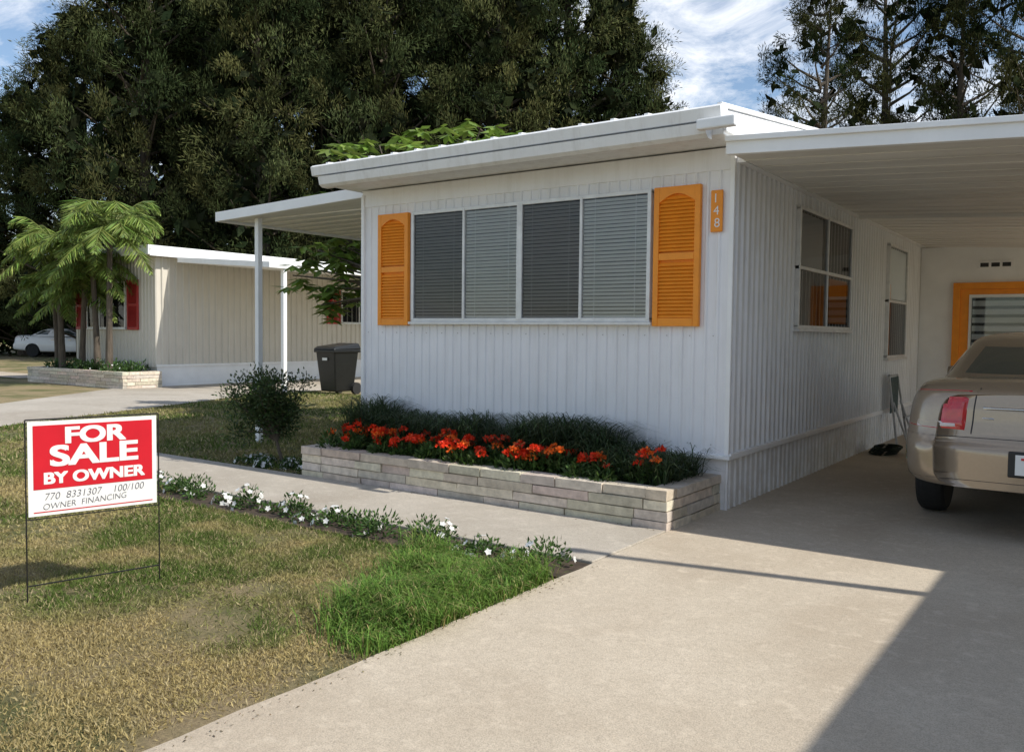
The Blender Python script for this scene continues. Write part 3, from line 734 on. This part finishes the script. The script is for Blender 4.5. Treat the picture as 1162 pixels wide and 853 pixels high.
# ------------------------------------------------------------ trees
def casuarina(seed,Ht,R_,plumes,strips,z0=.1,tone=1.0,sz=(1.0,1.8),core=26):
    global rng
    rng=np.random.default_rng(seed); a=Acc()
    top=np.array([rng.uniform(-.5,.5),rng.uniform(-.5,.5),Ht])
    a.tube([(0,0,0),(.1,.1,Ht*.3),tuple(top*np.array([.5,.5,.65])),tuple(top*.97)],[.35,.27,.15,.03],n=10)
    for i in range(plumes):
        f=z0+(1-z0)*((i+rng.random())/plumes)
        prof=(1-(f-.35)**2*1.7) if f>.35 else (.8+.2*f/.35)
        prof=max(.12,prof*(1 if f<.85 else (1.02-f)/.17*.9+.1))
        th=i*2.399+rng.uniform(-.5,.5); r=R_*prof*rng.uniform(.5,1.0)
        zc_=Ht*f; st_=np.array([0,0,max(1,zc_-r*.6)]); c=np.array([r*math.cos(th),r*math.sin(th),zc_])
        a.tube([st_,(st_+c)/2+np.array([0,0,-.15]),c],[.09,.05,.015],(.04,.03,.02),n=5)
        s=rng.uniform(*sz)*(.75+.25*prof)
        g=rng.uniform(.65,1.25); yel=rng.uniform(0,1)**1.6
        base=(np.array((.040,.058,.024))*(1-yel)+np.array((.12,.122,.048))*yel)*g*tone
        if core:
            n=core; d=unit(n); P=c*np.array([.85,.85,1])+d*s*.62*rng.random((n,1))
            a.leaves(P,unit(n),rng.uniform(.5,.9,n),rng.uniform(.3,.5,n),cvar((.018,.024,.012),n,.4),0)  # inner leaves coloured near-black, the crown's interior shade put into their colour
        for k in range(7):
            # feathery sub-plume: elongated, needles combed along its own axis
            ax=np.array([math.cos(th)*.6,math.sin(th)*.6,.55])+unit(1)[0]*.75; ax/=np.linalg.norm(ax)
            cc=c+unit(1)[0]*s*.62; ss_=s*rng.uniform(.26,.42); ln=ss_*rng.uniform(1.3,2.1)
            n=strips//7; d=unit(n)*(rng.random((n,1))**.45)
            al=(d@ax)[:,None]; P=cc+(d-al*ax)*ss_+al*ax*ln+np.array([0,0,-.10])*(al**2)*ln
            D=ax*.9+(d-al*ax)*.9+unit(n)*.3; dr=rng.random(n)<.25; D[dr]=D[dr]*.3+np.array([0,0,-1])
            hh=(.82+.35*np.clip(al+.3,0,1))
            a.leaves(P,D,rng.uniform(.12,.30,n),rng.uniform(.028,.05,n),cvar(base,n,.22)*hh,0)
    return a.mesh('casuarina_%d'%seed,[M['needle'],M['bark']])
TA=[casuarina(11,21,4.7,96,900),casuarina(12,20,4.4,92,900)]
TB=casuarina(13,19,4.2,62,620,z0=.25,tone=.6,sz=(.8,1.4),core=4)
def dirp(px): c=(px-581)/975; return (-.578+.816*c,.816+.578*c)
rowp=[(-50,46,.66,.9),(25,47,.70,.85),(95,44,.82,1),(165,41,1.05,1),(235,45,1.1,1.05),(300,40,1.0,1),(365,43,1.1,1.1),(430,41,1.05,1),(500,44,1.15,1.1),(565,41,1.0,1.0),(635,43,1.08,1.05),(694,44,.90,.85),(330,52,1.2,1.2),(195,53,1.05,1.2),(540,53,1.2,1.2)]
for i,(px,t,sz_,sx_) in enumerate(rowp):
    d=dirp(px); o=bpy.data.objects.new('casuarina_tree',TA[i%2]); COL.objects.link(o)
    o.location=(round(d[0]*t,1),round(d[1]*t,1),0); o.rotation_euler=(0,0,i*1.7); o.scale=(sx_,sx_,sz_)
for i,(px,t,sz_,sx_) in enumerate([(922,38,.90,.8),(1000,41,1.1,.95),(1078,39,1.0,.9),(1160,37,1.0,1),(1250,40,1.1,1)]):
    d=dirp(px); o=bpy.data.objects.new('casuarina_tree',TB); COL.objects.link(o)
    o.location=(round(d[0]*t,1),round(d[1]*t,1),0); o.rotation_euler=(0,0,i*2.1); o.scale=(sx_,sx_,sz_)
rng=np.random.default_rng(5)
a=Acc()
for i in range(130):
    t=rng.uniform(47,52); px=rng.uniform(-160,760); d=dirp(px); r=rng.uniform(1.2,2.4); n=240
    q=unit(n); P=np.array([d[0]*t,d[1]*t,rng.uniform(.5,4.0)])+q*r*rng.random((n,1))**.4
    a.leaves(P,q+unit(n)*.6,rng.uniform(.3,.6,n),rng.uniform(.12,.2,n),cvar((.03,.042,.016),n,.4),0)
a.build('undergrowth_hedge',[M['needle']])
a=Acc()
for i in range(260):
    px=rng.uniform(-900,1900); t=rng.uniform(85,110); d=dirp(px)
    if px>1162: d=(math.sin((px-1162)/900.),math.cos((px-1162)/900.))
    r=rng.uniform(3,5); n=90; q=unit(n)
    P=np.array([d[0]*t,d[1]*t,rng.uniform(1,7)])+q*r*rng.random((n,1))**.4
    a.leaves(P,q+unit(n)*.6,rng.uniform(1.2,2.2,n),rng.uniform(.7,1.1,n),cvar((.04,.06,.02),n,.4),0)
a.build('background_trees',[M['needle']])

# umbrella-leaf tree behind awning
a=Acc(); base=np.array([-9.6,10.9,0])
tips=[]
for i in range(70):
    th=rng.uniform(0,6.28); r=rng.uniform(.1,1.0)**.6; z=rng.uniform(3.4,4.72)-r*r*.25
    tips.append(base+np.array([r*math.cos(th)*2.4,r*math.sin(th)*1.1,z]))
for i in range(24): tips.append(np.array([-11.5+rng.normal(0,.4),10.8+rng.normal(0,.4),rng.uniform(1.9,3.2)]))
for tp in tips:
    st_=base+np.array([0,0,1.6])
    a.tube([st_,(st_+tp)/2+np.array([0,0,.3]),tp],[.045,.028,.012],n=5)
    for w in range(4):
        c=tp+unit(1)[0]*.24; k=8; th=np.arange(k)*2*math.pi/k+rng.uniform(0,6); D=np.stack([np.cos(th),np.sin(th),rng.uniform(-.7,.05,k)],1)
        a.leaves(np.repeat(c[None],k,0),D,rng.uniform(.20,.32),.12,cvar((.20,.30,.055),k,.35),0,side=np.repeat(np.array([[0,0,1.]]),k,0)+rng.normal(0,.2,(k,3)))
a.tube([base,base+np.array([.05,0,1.0]),base+np.array([0,0,1.9])],[.10,.08,.06],n=10)
a.build('umbrella_tree',[M['leaf'],M['bark']])

# palms
def palm(x,y,h,lean,fl,nf=15):
    a=Acc(); top=np.array([x+lean,y,h])
    a.tube([(x,y,.3),(x+lean*.3,y,h*.4),(x+lean*.7,y,h*.75),tuple(top)],[.10,.075,.065,.07],(.2,.17,.13),n=10)
    for i in range(nf):
        th=i*2.399+rng.uniform(-.2,.2); up=rng.uniform(.4,1.6) if i>3 else -.05; L=fl*rng.uniform(.8,1.1)
        s=np.linspace(0,1,22); hx=L*s*(1-.3*s*up*.7); hz=L*(up*.95*s-(.6+.35*up)*s*s)
        P=top+np.stack([np.cos(th)*hx,np.sin(th)*hx,hz+.05],1)
        a.tube(P[::3],list(np.linspace(.02,.005,len(P[::3]))),(.22,.26,.07),0,5)
        for sd in (-1,1):
            T=np.gradient(P,axis=0); T/=np.linalg.norm(T,axis=1,keepdims=True)
            sv=np.array([-np.sin(th),np.cos(th),0])*sd
            for rep in (0,.33,.66):
                D=sv+T*.7+np.array([0,0,-.75])+rng.normal(0,.2,(22,3))
                Q=P+T*rep*L/22
                a.leaves(Q[2:],D[2:],(.46*np.sin(np.pi*(s*.85+.12))+.05)[2:]*fl/1.5,.035,cvar((.21,.29,.065),20,.45),0)
    a.build('palm_tree',[M['leaf'],M['bark']])
palm(-21.0,11.9,3.85,.1,1.7,28); palm(-21.7,12.0,3.0,-.2,1.5,24); palm(-23.3,11.9,3.6,-.2,1.6,26); palm(-22.7,12.1,2.5,.2,1.4,22); palm(-23.9,12.1,2.4,-.2,1.3,22)
a=Acc()
for i in range(26): clump(a,rng.uniform(-24.2,-19.9),rng.uniform(11.7,12.4),.22,.3,.35,90,2,ls=.09)
a.build('planter_bushes',[M['leaf'],M['petal']])

# ------------------------------------------------------------ world, sun, camera
el,az=math.radians(45),math.radians(11)
sv=Vector((math.cos(el)*math.cos(az),math.cos(el)*math.sin(az),math.sin(el)))
L=bpy.data.lights.new('sun','SUN'); L.energy=5.0; L.angle=math.radians(.5); L.color=(1,.95,.86)
lo=bpy.data.objects.new('sun',L); COL.objects.link(lo); lo.rotation_euler=sv.to_track_quat('Z','Y').to_euler(); lo.location=(20,10,30)
w=bpy.data.worlds.new('World'); S.world=w; w.use_nodes=True; nt=w.node_tree; nt.nodes.clear()
o=N(nt,'ShaderNodeOutputWorld'); bg=N(nt,'ShaderNodeBackground'); nt.links.new(bg.outputs[0],o.inputs[0])
sk=N(nt,'ShaderNodeTexSky',sky_type='NISHITA'); sk.sun_disc=False; sk.sun_elevation=el; sk.sun_rotation=math.radians(90)-az; sk.air_density=1.0; sk.dust_density=.1
tc=N(nt,'ShaderNodeTexCoord'); mp=N(nt,'ShaderNodeMapping'); mp.inputs['Scale'].default_value=(1,1,2.6); mp.inputs['Location'].default_value=(.35,.1,0); nt.links.new(tc.outputs['Generated'],mp.inputs[0])
nz=noise(nt,5.0,12,.68,mp.outputs[0],.8)
cf=ramp(nt,nz,[(.45,.0),(.68,.95)])
c=mix(nt,cf,sk.outputs[0],(7.6,7.8,8.2))
nt.links.new(c,bg.inputs[0]); bg.inputs[1].default_value=.15
cam=bpy.data.cameras.new('camera'); co=bpy.data.objects.new('camera',cam); COL.objects.link(co)
cam.lens=30.2; cam.sensor_width=36; cam.clip_end=1500; cam.clip_start=.05
p=math.radians(2.79); f=Vector((-.578*math.cos(p),.816*math.cos(p),-math.sin(p)))
co.matrix_world=Matrix.Translation((0,0,1.45))@f.to_track_quat('-Z','Y').to_matrix().to_4x4()@Matrix.Rotation(.0110,4,'Z')
S.camera=co
